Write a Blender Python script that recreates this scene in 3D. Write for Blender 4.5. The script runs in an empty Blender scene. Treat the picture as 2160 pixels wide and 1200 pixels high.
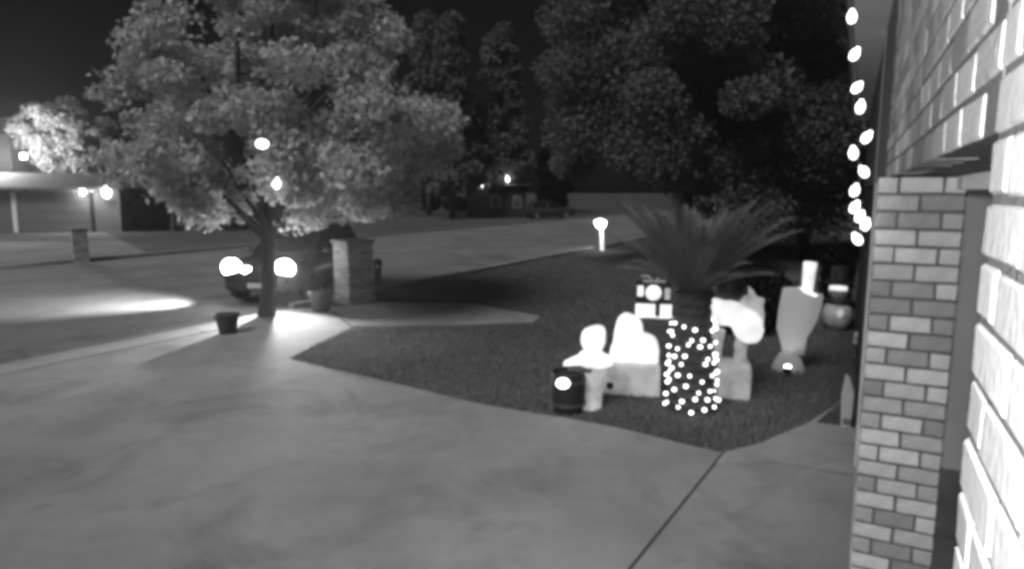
import bpy, bmesh, math, random
import numpy as np
from mathutils import Vector, Matrix

R = math.radians
random.seed(7)
rng = np.random.default_rng(11)
scene = bpy.context.scene
col = scene.collection

# ------------------------------------------------------------------ camera
CAM_H, FPX, HORIZON = 2.4, 1400.0, 405.0          # metres, focal length and horizon in photo pixels (2160 wide)
PITCH = math.atan((600.0 - HORIZON) / FPX)
cam_data = bpy.data.cameras.new('camera')
cam_data.sensor_fit = 'HORIZONTAL'
cam_data.sensor_width = 36.0
cam_data.lens = 36.0 * FPX / 2160.0
cam_data.clip_start = 0.02
cam_data.clip_end = 2000.0
cam = bpy.data.objects.new('camera', cam_data)
cam.location = (0, 0, CAM_H)
cam.rotation_euler = (math.pi / 2 - PITCH, 0, 0)
col.objects.link(cam)
scene.camera = cam

# ------------------------------------------------------------------ world, added ambient light, exposure
SUN_AZ = Vector((-0.50, -0.75, 0)).normalized()    # where the added soft ambient light comes from
SUN_EL = R(48)
world = bpy.data.worlds.new('World')
scene.world = world
world.use_nodes = True
nt = world.node_tree
bg = nt.nodes['Background']
sky = nt.nodes.new('ShaderNodeTexSky')
sky.sky_type = 'NISHITA'
sky.sun_disc = False
sky.sun_elevation = SUN_EL
sky.sun_rotation = math.atan2(SUN_AZ.x, SUN_AZ.y)
bw = nt.nodes.new('ShaderNodeRGBToBW')             # the photograph is a monochrome infrared picture
nt.links.new(sky.outputs[0], bw.inputs[0])
nt.links.new(bw.outputs[0], bg.inputs['Color'])
bg.inputs['Strength'].default_value = 0.0008
sun_data = bpy.data.lights.new('ambient_fill', 'SUN')  # soft fill added for ambient street and house light
sun_data.energy = 1.6
sun_data.angle = R(24)
sun = bpy.data.objects.new('ambient_fill', sun_data)
dvec = -(SUN_AZ * math.cos(SUN_EL) + Vector((0, 0, math.sin(SUN_EL))))
sun.rotation_euler = dvec.to_track_quat('-Z', 'Y').to_euler()
col.objects.link(sun)


def spot(name, loc, target, watts, cone, blend=0.5, radius=0.03):
    d = bpy.data.lights.new(name, 'SPOT')
    d.energy = watts
    d.spot_size = R(cone)
    d.spot_blend = blend
    d.shadow_soft_size = radius
    o = bpy.data.objects.new(name, d)
    o.location = loc
    o.rotation_euler = (Vector(target) - Vector(loc)).to_track_quat('-Z', 'Y').to_euler()
    col.objects.link(o)
    return o


def point(name, loc, watts, radius=0.05):
    d = bpy.data.lights.new(name, 'POINT')
    d.energy = watts
    d.shadow_soft_size = radius
    o = bpy.data.objects.new(name, d)
    o.location = loc
    col.objects.link(o)
    return o


# the infrared lamp of the security camera itself
spot('infrared_lamp', (0.0, 0.02, CAM_H + 0.05), (1.0, 5.0, 1.7), 200, 125, 0.6, 0.02)

scene.view_settings.view_transform = 'Standard'
scene.view_settings.look = 'None'
scene.view_settings.exposure = 0.5
scene.view_settings.gamma = 1.0
scene.cycles.use_denoising = True
scene.cycles.filter_width = 4.2
scene.cycles.max_bounces = 4
scene.cycles.sample_clamp_indirect = 4.0


# ------------------------------------------------------------------ pixel to place
def ray(px, py):
    f = Vector((0, math.cos(PITCH), -math.sin(PITCH)))
    u = Vector((0, math.sin(PITCH), math.cos(PITCH)))
    return f * FPX + Vector((1, 0, 0)) * (px - 1080) + u * (600 - py)


def G(px, py, z=0.0):
    r = ray(px, py)
    k = (z - CAM_H) / r.z
    return Vector((r.x * k, r.y * k, z))


def P(px, py, depth):
    r = ray(px, py)
    k = depth / r.y
    return Vector((r.x * k, depth, CAM_H + r.z * k))


YAW = R(29.0)                                      # street and house front run this way
E = Vector((math.sin(YAW), math.cos(YAW), 0))
N = Vector((-math.cos(YAW), math.sin(YAW), 0))


HYAW = R(27.05)
HE = Vector((math.sin(HYAW), math.cos(HYAW), 0))
HN = Vector((-math.cos(HYAW), math.sin(HYAW), 0))


def S(u, v, z=0.0):                                # street frame
    return E * u + N * v + Vector((0, 0, z))


def H(u, v, z=0.0):                                # house frame
    return HE * u + HN * v + Vector((0, 0, z))


STREET_ROT = math.atan2(E.y, E.x)
HOUSE_ROT = math.atan2(HE.y, HE.x)                   # local x along the front, local y outwards

# ------------------------------------------------------------------ materials
MATS = {}


def mat(name, g, rough=0.8, var=0.0, scale=4.0, bump=0.0, bscale=30.0, rnd=0.0, emit=0.0, spec=0.3, metal=0.0,
        fine=0.0, trans=0.0, glow=0.0):
    """neutral grey procedural material: base grey g, noise variation, bump, per-object variation, own light"""
    if name in MATS:
        return MATS[name]
    m = bpy.data.materials.new(name)
    m.use_nodes = True
    t = m.node_tree
    b = t.nodes['Principled BSDF']
    b.inputs['Roughness'].default_value = rough
    b.inputs['Specular IOR Level'].default_value = spec
    b.inputs['Metallic'].default_value = metal
    b.inputs['Base Color'].default_value = (g, g, g, 1)
    if trans:
        b.inputs['Transmission Weight'].default_value = trans
    tc = t.nodes.new('ShaderNodeTexCoord')
    val = None

    def math_node(op, a, c):
        n = t.nodes.new('ShaderNodeMath')
        n.operation = op
        for i, x in enumerate((a, c)):
            if isinstance(x, (int, float)):
                n.inputs[i].default_value = x
            else:
                t.links.new(x, n.inputs[i])
        return n.outputs[0]

    if var or rnd or fine:
        val = math_node('ADD', g, 0.0)
        if var:
            n1 = t.nodes.new('ShaderNodeTexNoise')
            n1.inputs['Scale'].default_value = scale
            n1.inputs['Detail'].default_value = 6
            n1.inputs['Roughness'].default_value = 0.62
            t.links.new(tc.outputs['Object'], n1.inputs['Vector'])
            k = math_node('MULTIPLY_ADD', n1.outputs['Fac'], 2 * var)
            k.node.inputs[2].default_value = 1 - var
            val = math_node('MULTIPLY', val, k)
        if fine:
            n2 = t.nodes.new('ShaderNodeTexNoise')
            n2.inputs['Scale'].default_value = scale * 23
            n2.inputs['Detail'].default_value = 3
            t.links.new(tc.outputs['Object'], n2.inputs['Vector'])
            k = math_node('MULTIPLY_ADD', n2.outputs['Fac'], 2 * fine)
            k.node.inputs[2].default_value = 1 - fine
            val = math_node('MULTIPLY', val, k)
        if rnd:
            oi = t.nodes.new('ShaderNodeObjectInfo')
            k = math_node('MULTIPLY_ADD', oi.outputs['Random'], 2 * rnd)
            k.node.inputs[2].default_value = 1 - rnd
            val = math_node('MULTIPLY', val, k)
        t.links.new(val, b.inputs['Base Color'])
    if bump:
        n3 = t.nodes.new('ShaderNodeTexNoise')
        n3.inputs['Scale'].default_value = bscale
        n3.inputs['Detail'].default_value = 4
        t.links.new(tc.outputs['Object'], n3.inputs['Vector'])
        bp = t.nodes.new('ShaderNodeBump')
        bp.inputs['Strength'].default_value = bump
        bp.inputs['Distance'].default_value = 0.02
        t.links.new(n3.outputs['Fac'], bp.inputs['Height'])
        t.links.new(bp.outputs['Normal'], b.inputs['Normal'])
    if emit:
        b.inputs['Emission Color'].default_value = (1, 1, 1, 1)
        b.inputs['Emission Strength'].default_value = emit
        if glow:                                    # uneven lamp light inside a plastic shell
            n4 = t.nodes.new('ShaderNodeTexNoise')
            n4.inputs['Scale'].default_value = 5.5
            n4.inputs['Detail'].default_value = 3
            t.links.new(tc.outputs['Object'], n4.inputs['Vector'])
            k = math_node('MULTIPLY_ADD', n4.outputs['Fac'], 2 * glow * emit * 1.6)
            k.node.inputs[2].default_value = emit * (1 - glow * 1.6)
            t.links.new(math_node('MAXIMUM', k, emit * 0.15), b.inputs['Emission Strength'])
    MATS[name] = m
    return m


def M(n):
    return MATS[n]


mat('lawn', 0.075, 0.95, var=0.45, scale=0.6, fine=0.3, bump=0.6, bscale=25, spec=0.1)
mat('grass', 0.18, 0.9, var=0.3, scale=0.5, spec=0.1)
mat('concrete', 0.26, 0.9, var=0.8, scale=0.42, fine=0.07, bump=0.15, bscale=60, spec=0.15)
mat('concrete_pale', 0.30, 0.9, var=0.2, scale=0.8, fine=0.08, bump=0.15, bscale=60, spec=0.15)
mat('joint', 0.05, 0.95, var=0.2, scale=8)
mat('asphalt', 0.165, 0.92, var=0.6, scale=0.35, fine=0.2, bump=0.2, bscale=80, spec=0.15)
mat('kerb', 0.26, 0.9, var=0.25, scale=1.5, fine=0.1)
mat('brick', 0.36, 0.9, var=0.35, scale=9, rnd=0.42, bump=0.5, bscale=45, fine=0.15, spec=0.1)
mat('brick_pale', 0.44, 0.9, var=0.2, scale=7, rnd=0.14, bump=0.2, bscale=45, fine=0.1, spec=0.1)
mat('mortar', 0.10, 0.95, var=0.2, scale=12, bump=0.4, bscale=70)
mat('mortar_pale', 0.10, 0.95, var=0.2, scale=12, bump=0.4, bscale=70)
mat('paint_trim', 0.22, 0.6, var=0.12, scale=3, fine=0.05)
mat('soffit', 0.62, 0.7, var=0.15, scale=3)
mat('plaster', 0.62, 0.85, var=0.1, scale=3, bump=0.2, bscale=60)
mat('roof', 0.07, 0.9, var=0.3, scale=3, bump=0.4, bscale=12)
mat('bark', 0.055, 0.95, var=0.4, scale=6, bump=0.9, bscale=14)
mat('bark_dark', 0.035, 0.95, var=0.4, scale=5, bump=0.8, bscale=12)
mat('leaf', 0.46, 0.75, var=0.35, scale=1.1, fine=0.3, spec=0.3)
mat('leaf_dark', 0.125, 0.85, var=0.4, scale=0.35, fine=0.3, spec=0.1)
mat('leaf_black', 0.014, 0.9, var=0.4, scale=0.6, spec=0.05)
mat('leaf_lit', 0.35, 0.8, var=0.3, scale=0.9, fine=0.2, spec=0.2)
mat('frond', 0.17, 0.7, var=0.25, scale=3, rnd=0.15, spec=0.2)
mat('palm_trunk', 0.05, 0.95, var=0.4, scale=9, bump=0.9, bscale=20)
mat('bulb', 0.9, 0.4, emit=3.2)
mat('bulb_far', 0.9, 0.4, emit=6.0)
mat('lamp_white', 0.9, 0.4, emit=5.0)
mat('headlamp', 0.9, 0.2, emit=40.0)
mat('wire', 0.03, 0.7)
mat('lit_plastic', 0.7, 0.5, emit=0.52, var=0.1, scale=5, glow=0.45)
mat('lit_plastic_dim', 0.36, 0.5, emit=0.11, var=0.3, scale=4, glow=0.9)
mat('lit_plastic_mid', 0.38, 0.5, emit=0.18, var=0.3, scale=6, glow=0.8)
mat('board_grey', 0.42, 0.7, var=0.2, scale=3, bump=0.1)
mat('dark_plastic', 0.025, 0.5, var=0.2, scale=5)
mat('dark_clay', 0.05, 0.8, var=0.3, scale=8, bump=0.3)
mat('mid_clay', 0.13, 0.85, var=0.3, scale=8, bump=0.3)
mat('soil', 0.03, 0.95, var=0.4, scale=20, bump=0.8)
mat('white_paint', 0.75, 0.6, var=0.08, scale=6)
mat('car_paint', 0.035, 0.25, var=0.05, scale=2, spec=0.6)
mat('car_glass', 0.01, 0.08, spec=0.7)
mat('car_trim', 0.02, 0.6)
mat('chrome', 0.6, 0.2, metal=1.0)
mat('tyre', 0.02, 0.9, var=0.2, scale=12)
mat('rim', 0.3, 0.35, metal=0.8)
mat('plate', 0.7, 0.5, var=0.1, scale=20)
mat('garage_panel', 0.13, 0.7, var=0.08, scale=1.5)
mat('siding', 0.13, 0.85, var=0.15, scale=1.5)
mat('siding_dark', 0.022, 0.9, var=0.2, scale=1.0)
mat('metal_grey', 0.12, 0.5, metal=0.6)
mat('far_brick', 0.38, 0.9, var=0.35, scale=7, fine=0.3, bump=0.5, bscale=18)
mat('snow_white', 0.42, 0.7, var=0.9, scale=6, fine=0.2)


for _n in ('concrete', 'concrete_pale', 'asphalt'):     # oil stains and worn patches
    _t = MATS[_n].node_tree
    _b = _t.nodes['Principled BSDF']
    _src = _b.inputs['Base Color'].links[0].from_socket
    _tc, _nz, _mr, _mu = (_t.nodes.new(x) for x in ('ShaderNodeTexCoord', 'ShaderNodeTexNoise', 'ShaderNodeMapRange', 'ShaderNodeMath'))
    _nz.inputs['Scale'].default_value = 0.85
    _nz.inputs['Detail'].default_value = 8
    _nz.inputs['Roughness'].default_value = 0.65
    _nz.inputs['Distortion'].default_value = 0.6
    _mr.inputs['From Min'].default_value = 0.50
    _mr.inputs['From Max'].default_value = 0.68
    _mr.inputs['To Min'].default_value = 1.0
    _mr.inputs['To Max'].default_value = 0.66
    _mu.operation = 'MULTIPLY'
    _t.links.new(_tc.outputs['Object'], _nz.inputs['Vector'])
    _t.links.new(_nz.outputs['Fac'], _mr.inputs['Value'])
    _t.links.new(_src, _mu.inputs[0])
    _t.links.new(_mr.outputs[0], _mu.inputs[1])
    _t.links.new(_mu.outputs[0], _b.inputs['Base Color'])
_t = MATS['far_brick'].node_tree                   # small bricks on the kerbside pillars
_tc, _sx, _cb, _ad, _bt = (_t.nodes.new(x) for x in ('ShaderNodeTexCoord', 'ShaderNodeSeparateXYZ', 'ShaderNodeCombineXYZ', 'ShaderNodeMath', 'ShaderNodeTexBrick'))
_t.links.new(_tc.outputs['Object'], _sx.inputs[0])
_t.links.new(_sx.outputs[0], _ad.inputs[0])
_t.links.new(_sx.outputs[1], _ad.inputs[1])
_t.links.new(_ad.outputs[0], _cb.inputs[0])
_t.links.new(_sx.outputs[2], _cb.inputs[1])
_t.links.new(_cb.outputs[0], _bt.inputs['Vector'])
_bt.inputs['Color1'].default_value = (.46, .46, .46, 1)
_bt.inputs['Color2'].default_value = (.24, .24, .24, 1)
_bt.inputs['Mortar'].default_value = (.12, .12, .12, 1)
_bt.inputs['Scale'].default_value = 1.0
_bt.inputs['Brick Width'].default_value = 0.21
_bt.inputs['Row Height'].default_value = 0.076
_bt.inputs['Mortar Size'].default_value = 0.008
_t.links.new(_bt.outputs['Color'], _t.nodes['Principled BSDF'].inputs['Base Color'])
for _n in ('leaf', 'leaf_dark', 'leaf_lit', 'leaf_black', 'frond', 'grass'):       # light passes through thin leaves
    _t = MATS[_n].node_tree
    _b = _t.nodes['Principled BSDF']
    _tr = _t.nodes.new('ShaderNodeBsdfTranslucent')
    _mx = _t.nodes.new('ShaderNodeMixShader')
    _mx.inputs[0].default_value = 0.38
    _src = _b.inputs['Base Color'].links[0].from_socket
    _t.links.new(_src, _tr.inputs['Color'])
    _t.links.new(_b.outputs[0], _mx.inputs[1])
    _t.links.new(_tr.outputs[0], _mx.inputs[2])
    _t.links.new(_mx.outputs[0], _t.nodes['Material Output'].inputs['Surface'])

# ------------------------------------------------------------------ mesh helpers
class MB:
    def __init__(self):
        self.v, self.f = [], []

    def add(self, vs, fs):
        o = len(self.v)
        self.v += [tuple(x) for x in vs]
        self.f += [tuple(i + o for i in f) for f in fs]
        return self

    def box(self, c, s, rot=None, taper=1.0):
        x, y, z = s[0] / 2, s[1] / 2, s[2] / 2
        k = taper
        vs = [Vector(p) for p in ((-x, -y, -z), (x, -y, -z), (x, y, -z), (-x, y, -z),
                                  (-x * k, -y * k, z), (x * k, -y * k, z), (x * k, y * k, z), (-x * k, y * k, z))]
        if rot is not None:
            vs = [rot @ p for p in vs]
        c = Vector(c)
        return self.add([p + c for p in vs],
                        [(0, 3, 2, 1), (4, 5, 6, 7), (0, 1, 5, 4), (1, 2, 6, 5), (2, 3, 7, 6), (3, 0, 4, 7)])

    def tube(self, pts, rad, n=8, cap=True):
        pts = [Vector(p) for p in pts]
        if isinstance(rad, (int, float)):
            rad = [rad] * len(pts)
        vs, fs = [], []
        for i, p in enumerate(pts):
            d = (pts[min(i + 1, len(pts) - 1)] - pts[max(i - 1, 0)]).normalized()
            a = d.cross(Vector((0, 0, 1)))
            if a.length < 1e-3:
                a = Vector((1, 0, 0))
            a.normalize()
            b = d.cross(a)
            for k in range(n):
                t = 2 * math.pi * k / n
                vs.append(p + (a * math.cos(t) + b * math.sin(t)) * rad[i])
        for i in range(len(pts) - 1):
            for k in range(n):
                k2 = (k + 1) % n
                fs.append((i * n + k, i * n + k2, (i + 1) * n + k2, (i + 1) * n + k))
        if cap:
            fs.append(tuple(range(n)))
            fs.append(tuple((len(pts) - 1) * n + k for k in reversed(range(n))))
        return self.add(vs, fs)

    def lathe(self, prof, c=(0, 0, 0), n=20, sx=1.0, sy=1.0):
        """profile of (radius, z) turned round the vertical"""
        vs, fs = [], []
        cx, cy, cz = c
        for r, z in prof:
            for k in range(n):
                t = 2 * math.pi * k / n
                vs.append((cx + r * sx * math.cos(t), cy + r * sy * math.sin(t), cz + z))
        for i in range(len(prof) - 1):
            for k in range(n):
                k2 = (k + 1) % n
                fs.append((i * n + k, i * n + k2, (i + 1) * n + k2, (i + 1) * n + k))
        fs.append(tuple(reversed(range(n))))
        fs.append(tuple((len(prof) - 1) * n + k for k in range(n)))
        return self.add(vs, fs)

    def ball(self, c, r, n=16, m=10, wob=0.0):
        if isinstance(r, (int, float)):
            r = (r, r, r)
        vs, fs = [], []
        for i in range(m + 1):
            ph = math.pi * i / m
            for k in range(n):
                t = 2 * math.pi * k / n
                w = 1 + wob * math.sin(3 * t + 5 * ph)
                vs.append((c[0] + r[0] * w * math.sin(ph) * math.cos(t), c[1] + r[1] * w * math.sin(ph) * math.sin(t),
                           c[2] - r[2] * math.cos(ph)))
        for i in range(m):
            for k in range(n):
                k2 = (k + 1) % n
                fs.append((i * n + k, i * n + k2, (i + 1) * n + k2, (i + 1) * n + k))
        return self.add(vs, fs)

    def prism(self, outline, y0, y1):
        """outline in (x, z), pushed from y0 (front) to y1 (back)"""
        n = len(outline)
        vs = [(x, y0, z) for x, z in outline] + [(x, y1, z) for x, z in outline]
        fs = [tuple(range(n)), tuple(reversed(range(n, 2 * n)))]
        fs += [(i, n + i, n + (i + 1) % n, (i + 1) % n) for i in range(n)]
        return self.add(vs, fs)

    def slab(self, outline, z0, z1):
        """outline in (x, y), from z0 to z1"""
        n = len(outline)
        vs = [(p[0], p[1], z1) for p in outline] + [(p[0], p[1], z0) for p in outline]
        fs = [tuple(range(n)), tuple(reversed(range(n, 2 * n)))]
        fs += [(i, n + i, n + (i + 1) % n, (i + 1) % n) for i in range(n)]
        return self.add(vs, fs)

    def mesh(self, name, m, smooth=False, bevel=0.0, seg=2):
        me = bpy.data.meshes.new(name)
        me.from_pydata(self.v, [], self.f)
        bm = bmesh.new()
        bm.from_mesh(me)
        bmesh.ops.remove_doubles(bm, verts=bm.verts, dist=1e-6)
        bmesh.ops.recalc_face_normals(bm, faces=bm.faces)
        if bevel:
            es = [e for e in bm.edges if len(e.link_faces) == 2 and e.calc_face_angle(0) > 0.45]
            bmesh.ops.bevel(bm, geom=es, offset=bevel, segments=seg, profile=0.5, affect='EDGES', clamp_overlap=True)
        if smooth:
            for f in bm.faces:
                f.smooth = True
        bm.to_mesh(me)
        bm.free()
        if smooth:
            try:
                me.set_sharp_from_angle(angle=R(40))
            except Exception:
                pass
        me.materials.append(m if not isinstance(m, str) else M(m))
        return me

    def build(self, name, m, parent=None, smooth=False, bevel=0.0, seg=2, loc=None):
        o = bpy.data.objects.new(name, self.mesh(name, m, smooth, bevel, seg))
        col.objects.link(o)
        if parent is not None:
            o.parent = parent
        if loc is not None:
            o.location = loc
        return o


def tag(o, label, cat, group=None, kind=None):
    if label:
        o['label'] = label
    if cat:
        o['category'] = cat
    if group:
        o['group'] = group
    if kind:
        o['kind'] = kind
    return o


def thing(name, label, cat, loc=(0, 0, 0), rz=0.0, group=None):
    o = bpy.data.objects.new(name, None)
    o.empty_display_size = 0.2
    o.location = loc
    o.rotation_euler = (0, 0, rz)
    col.objects.link(o)
    return tag(o, label, cat, group)


def inst(name, me, parent, loc, rot=(0, 0, 0), scale=(1, 1, 1)):
    o = bpy.data.objects.new(name, me)
    o.parent = parent
    o.location = loc
    o.rotation_euler = rot
    o.scale = scale
    col.objects.link(o)
    return o


def raw_mesh(name, verts, faces, m):
    """big triangle / quad soups from numpy arrays"""
    me = bpy.data.meshes.new(name)
    nv, nf, k = len(verts), len(faces), faces.shape[1]
    me.vertices.add(nv)
    me.vertices.foreach_set('co', np.ascontiguousarray(verts, dtype=np.float32).ravel())
    me.loops.add(nf * k)
    me.loops.foreach_set('vertex_index', np.ascontiguousarray(faces, dtype=np.int32).ravel())
    me.polygons.add(nf)
    me.polygons.foreach_set('loop_start', np.arange(0, nf * k, k, dtype=np.int32))
    me.polygons.foreach_set('loop_total', np.full(nf, k, dtype=np.int32))
    me.update(calc_edges=True)
    me.materials.append(M(m))
    return me


def leaves(centres, size, m, name, stretch=1.7, droop=0.0):
    """one small folded quad for each leaf at the given centres (n x 3)"""
    n = len(centres)
    a = rng.normal(size=(n, 3))
    a[:, 2] -= droop
    a /= np.linalg.norm(a, axis=1)[:, None]
    b = rng.normal(size=(n, 3))
    b -= a * np.sum(a * b, axis=1)[:, None]
    b /= np.linalg.norm(b, axis=1)[:, None]
    s = size * rng.uniform(0.6, 1.35, size=(n, 1))
    p0 = centres - a * s * stretch * 0.5
    p2 = centres + a * s * stretch * 0.5
    p1 = centres + b * s * 0.5
    p3 = centres - b * s * 0.5
    v = np.stack([p0, p1, p2, p3], axis=1).reshape(-1, 3)
    f = np.arange(4 * n).reshape(-1, 4)
    return raw_mesh(name, v, f, m)


def face_cam(p):
    """rotation about the vertical that turns local -y towards the camera's spot"""
    return -math.atan2(p.x, p.y)


# ================================================================== SETTING
g = MB().slab([(-700, -300), (900, -300), (900, 1300), (-700, 1300)], -0.5, 0.0).build('ground', 'lawn')
g['kind'] = 'structure'

# street: runs parallel to the house front; near kerb at distance KV from the house line
KV = G(400, 692).dot(N)
FV = G(165, 553).dot(N)
print('kerb v', KV, 'far kerb v', FV, 'width', FV - KV)


def struct(o):
    o['kind'] = 'structure'
    return o


struct(MB().slab([S(-60, KV), S(220, KV), S(220, FV), S(-60, FV)], -0.2, 0.004).build('street', 'asphalt'))
# kerbs: the near one drops where the driveway meets the street
U0, U1 = G(-260, 815).dot(E), G(640, 655).dot(E)
kerb_near = struct(MB().build('kerb_near', 'kerb') if False else thing('kerb_near', None, None))
u = U1
k = 0
while u < 70:
    L = 3.0 if u < 40 else 8.0
    MB().box(S(u + L / 2, KV - 0.08, 0.055), (L - 0.012, 0.16, 0.13), Matrix.Rotation(STREET_ROT, 3, 'Z')) \
        .build('kerb_stone', 'kerb', kerb_near, bevel=0.02)
    u += L
kerb_far = struct(thing('kerb_far', None, None))
u = -14.0
while u < 90:
    L = 4.0 if u < 40 else 10.0
    MB().box(S(u + L / 2, FV + 0.08, 0.05), (L - 0.012, 0.16, 0.12), Matrix.Rotation(STREET_ROT, 3, 'Z')) \
        .build('kerb_stone', 'kerb', kerb_far, bevel=0.02)
    u += L

# driveway: broad concrete apron in front of the camera, edge of the lawn on its right
edge = [(1508, 953), (1450, 940), (1400, 927), (1300, 903), (1200, 884), (1100, 868), (1000, 850), (900, 826), (800, 801),
        (700, 778), (612, 757)]
lawn_edge = [G(x, y) for x, y in edge]
joint_a, joint_b = G(1527, 955), G(1330, 1200)
jd = (joint_b - joint_a).normalized()
joint_c = joint_a + jd * 6.0
side = Vector((-jd.y, jd.x, 0))
gap = 0.012
left_slab = [joint_a - side * gap * -1, ]
dw = lawn_edge + [G(680, 722), G(742, 692), G(690, 650)] \
    + [S(U1, KV + 0.01), S(-9.0, KV + 0.01), S(-9, 1.2), H(-4, -0.4), joint_c + side * -gap, joint_a + side * -gap]
# keep the winding sensible whatever side the joint normal points to
drive = thing('driveway', None, None)
drive['kind'] = 'structure'
if (G(1000, 1100) - joint_a).dot(side) > 0:
    dw[-2] = joint_c + side * gap
    dw[-1] = joint_a + side * gap
    sgn = -1
else:
    sgn = 1
MB().slab(dw, -0.1, 0.012).build('concrete_slab', 'concrete', drive)
# pale concrete gutter strip where the driveway meets the street
for i in range(6):
    a = U1 - (i + 1) * 2.4
    MB().slab([S(a + 0.01, KV - 0.62), S(a + 2.39, KV - 0.62), S(a + 2.39, KV - 0.015), S(a + 0.01, KV - 0.015)], -0.05, 0.022 + 0.001 * (i % 2)) \
        .build('gutter_slab', 'concrete_pale', drive, bevel=0.006)
MB().slab([joint_a + side * 0.03, joint_a - side * 0.03, joint_c - side * 0.03, joint_c + side * 0.03], -0.05, 0.004) \
    .build('expansion_joint', 'joint', drive)
# walkway to the porch, on the other side of the joint
walk = struct(thing('walkway', None, None))
wk_top = [G(1700, 896), G(1745, 868), G(1790, 835)]
wj = joint_a + jd * 0.30
MB().slab([joint_a + side * sgn * gap, G(1600, 938)] + wk_top + [H(7.4, 0.2), H(7.4, -0.3), H(2.9, -0.3), H(3.0, -0.1), G(1800, 1002), G(1640, 974), wj + side * sgn * gap], -0.1, 0.016) \
    .build('concrete_slab', 'concrete_pale', walk)
MB().slab([wj + jd * 0.02 + side * sgn * gap, G(1639, 977), G(1800, 1006), H(2.98, -0.1), H(2.88, -0.3), H(-2, -0.3), joint_c + side * sgn * gap], -0.1, 0.010) \
    .build('concrete_slab', 'concrete', walk)
# pale slab painting the lit patch of lawn beside the brick pillar
lit_patch = struct(MB().slab([G(695, 650), G(800, 638), G(985, 638), G(1140, 668), G(1125, 680), G(960, 686), G(745, 688)], -0.05, 0.010).build('lit_patch', 'concrete'))

# far driveway of the house across the street
fd = struct(MB().slab([S(9, FV + 0.2), S(15.5, FV + 0.2), G(215, 487), G(40, 492), G(-60, 495)], -0.05, 0.006).build('far_driveway', 'asphalt'))

# grass of the near lawn: nobody could count the blades
poly = [(p.x, p.y) for p in lawn_edge] + [(p.x, p.y) for p in (G(680, 722), G(742, 692), G(960, 690), G(1130, 684), G(1145, 665), G(985, 634), G(800, 634))] \
    + [tuple((S(U1 + 3.2, KV - 0.2)).xy), tuple(S(22, KV - 0.2).xy), tuple(H(22, 0.1).xy), tuple(H(7.5, 0.1).xy)] \
    + [(p.x, p.y) for p in reversed(wk_top)] + [(p.x, p.y) for p in (G(1600, 938), G(1530, 952))]
pol = np.array(poly)


def inside(pts, pol):
    x, y = pts[:, 0], pts[:, 1]
    r = np.zeros(len(pts), bool)
    j = len(pol) - 1
    for i in range(len(pol)):
        xi, yi = pol[i]
        xj, yj = pol[j]
        c = ((yi > y) != (yj > y)) & (x < (xj - xi) * (y - yi) / (yj - yi + 1e-12) + xi)
        r ^= c
        j = i
    return r


lo, hi = pol.min(0), pol.max(0)
pts = rng.uniform(lo, hi, size=(520000, 2))
d2 = np.hypot(pts[:, 0], pts[:, 1])
pts = pts[inside(pts, pol) & (rng.uniform(size=len(pts)) < np.clip(9.0 / d2, 0, 1) ** 1.6)]
n = len(pts)
hgt = rng.uniform(0.03, 0.075, n) * (0.75 + 0.5 * np.sin(pts[:, 0] * 2.1) * np.sin(pts[:, 1] * 1.7))
ang = rng.uniform(0, 2 * math.pi, n)
lean = rng.uniform(0.2, 0.9, n) * hgt
w = 0.006 + 0.0006 * np.hypot(pts[:, 0], pts[:, 1])
v0 = np.stack([pts[:, 0] - np.cos(ang) * w, pts[:, 1] - np.sin(ang) * w, np.zeros(n)], 1)
v1 = np.stack([pts[:, 0] + np.cos(ang) * w, pts[:, 1] + np.sin(ang) * w, np.zeros(n)], 1)
la = rng.uniform(0, 2 * math.pi, n)
v2 = np.stack([pts[:, 0] + np.cos(la) * lean, pts[:, 1] + np.sin(la) * lean, hgt], 1)
vv = np.stack([v0, v1, v2], 1).reshape(-1, 3)
go = bpy.data.objects.new('grass', raw_mesh('grass', vv, np.arange(3 * n).reshape(-1, 3), 'grass'))
col.objects.link(go)
tag(go, 'short dark grass of the front lawn round the palm', 'grass', kind='stuff')
print('grass', n)

# ================================================================== HOUSE FRONT WITH PORCH
WV = -0.15                                         # wall plane
CH = 0.076                                         # brick course
JAMB = 1.02
PU = 3.35                                          # near face of the pillar
Z0 = 0.035
LINT = CH * 32 + Z0                                    # underside of the lintel above the porch
SOF = LINT + CH * 16                               # soffit
house = thing('brick_house', 'pale brick house front with porch opening and eave, right beside the camera', 'house', (0, 0, 0), HOUSE_ROT)
# in the house frame: x along the front, y outwards


def brick_mesh(name, L, Hh, D, m, k):
    b = MB()
    rr = random.Random(k)
    b.box((0, 0, 0), (L, D, Hh))
    b.v = [(x + rr.uniform(-.002, .002), y + rr.uniform(-.0012, .0012), z + rr.uniform(-.002, .002)) for x, y, z in b.v]
    return b.mesh(name, m, bevel=0.004, seg=1)


BM = {}


def brick(parent, L, x, y, z, m, turned=False):
    key = (round(L, 3), m, random.randrange(4))
    if key not in BM:
        BM[key] = brick_mesh('brick', L, CH - 0.011, 0.09, m, hash(key) % 1000)
    inst('brick', BM[key], parent, (x, y + random.uniform(-.0006, .0006), z),
         (random.uniform(-.004, .004), 0, (math.pi / 2 if turned else 0) + random.uniform(-.0015, .0015)))


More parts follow.
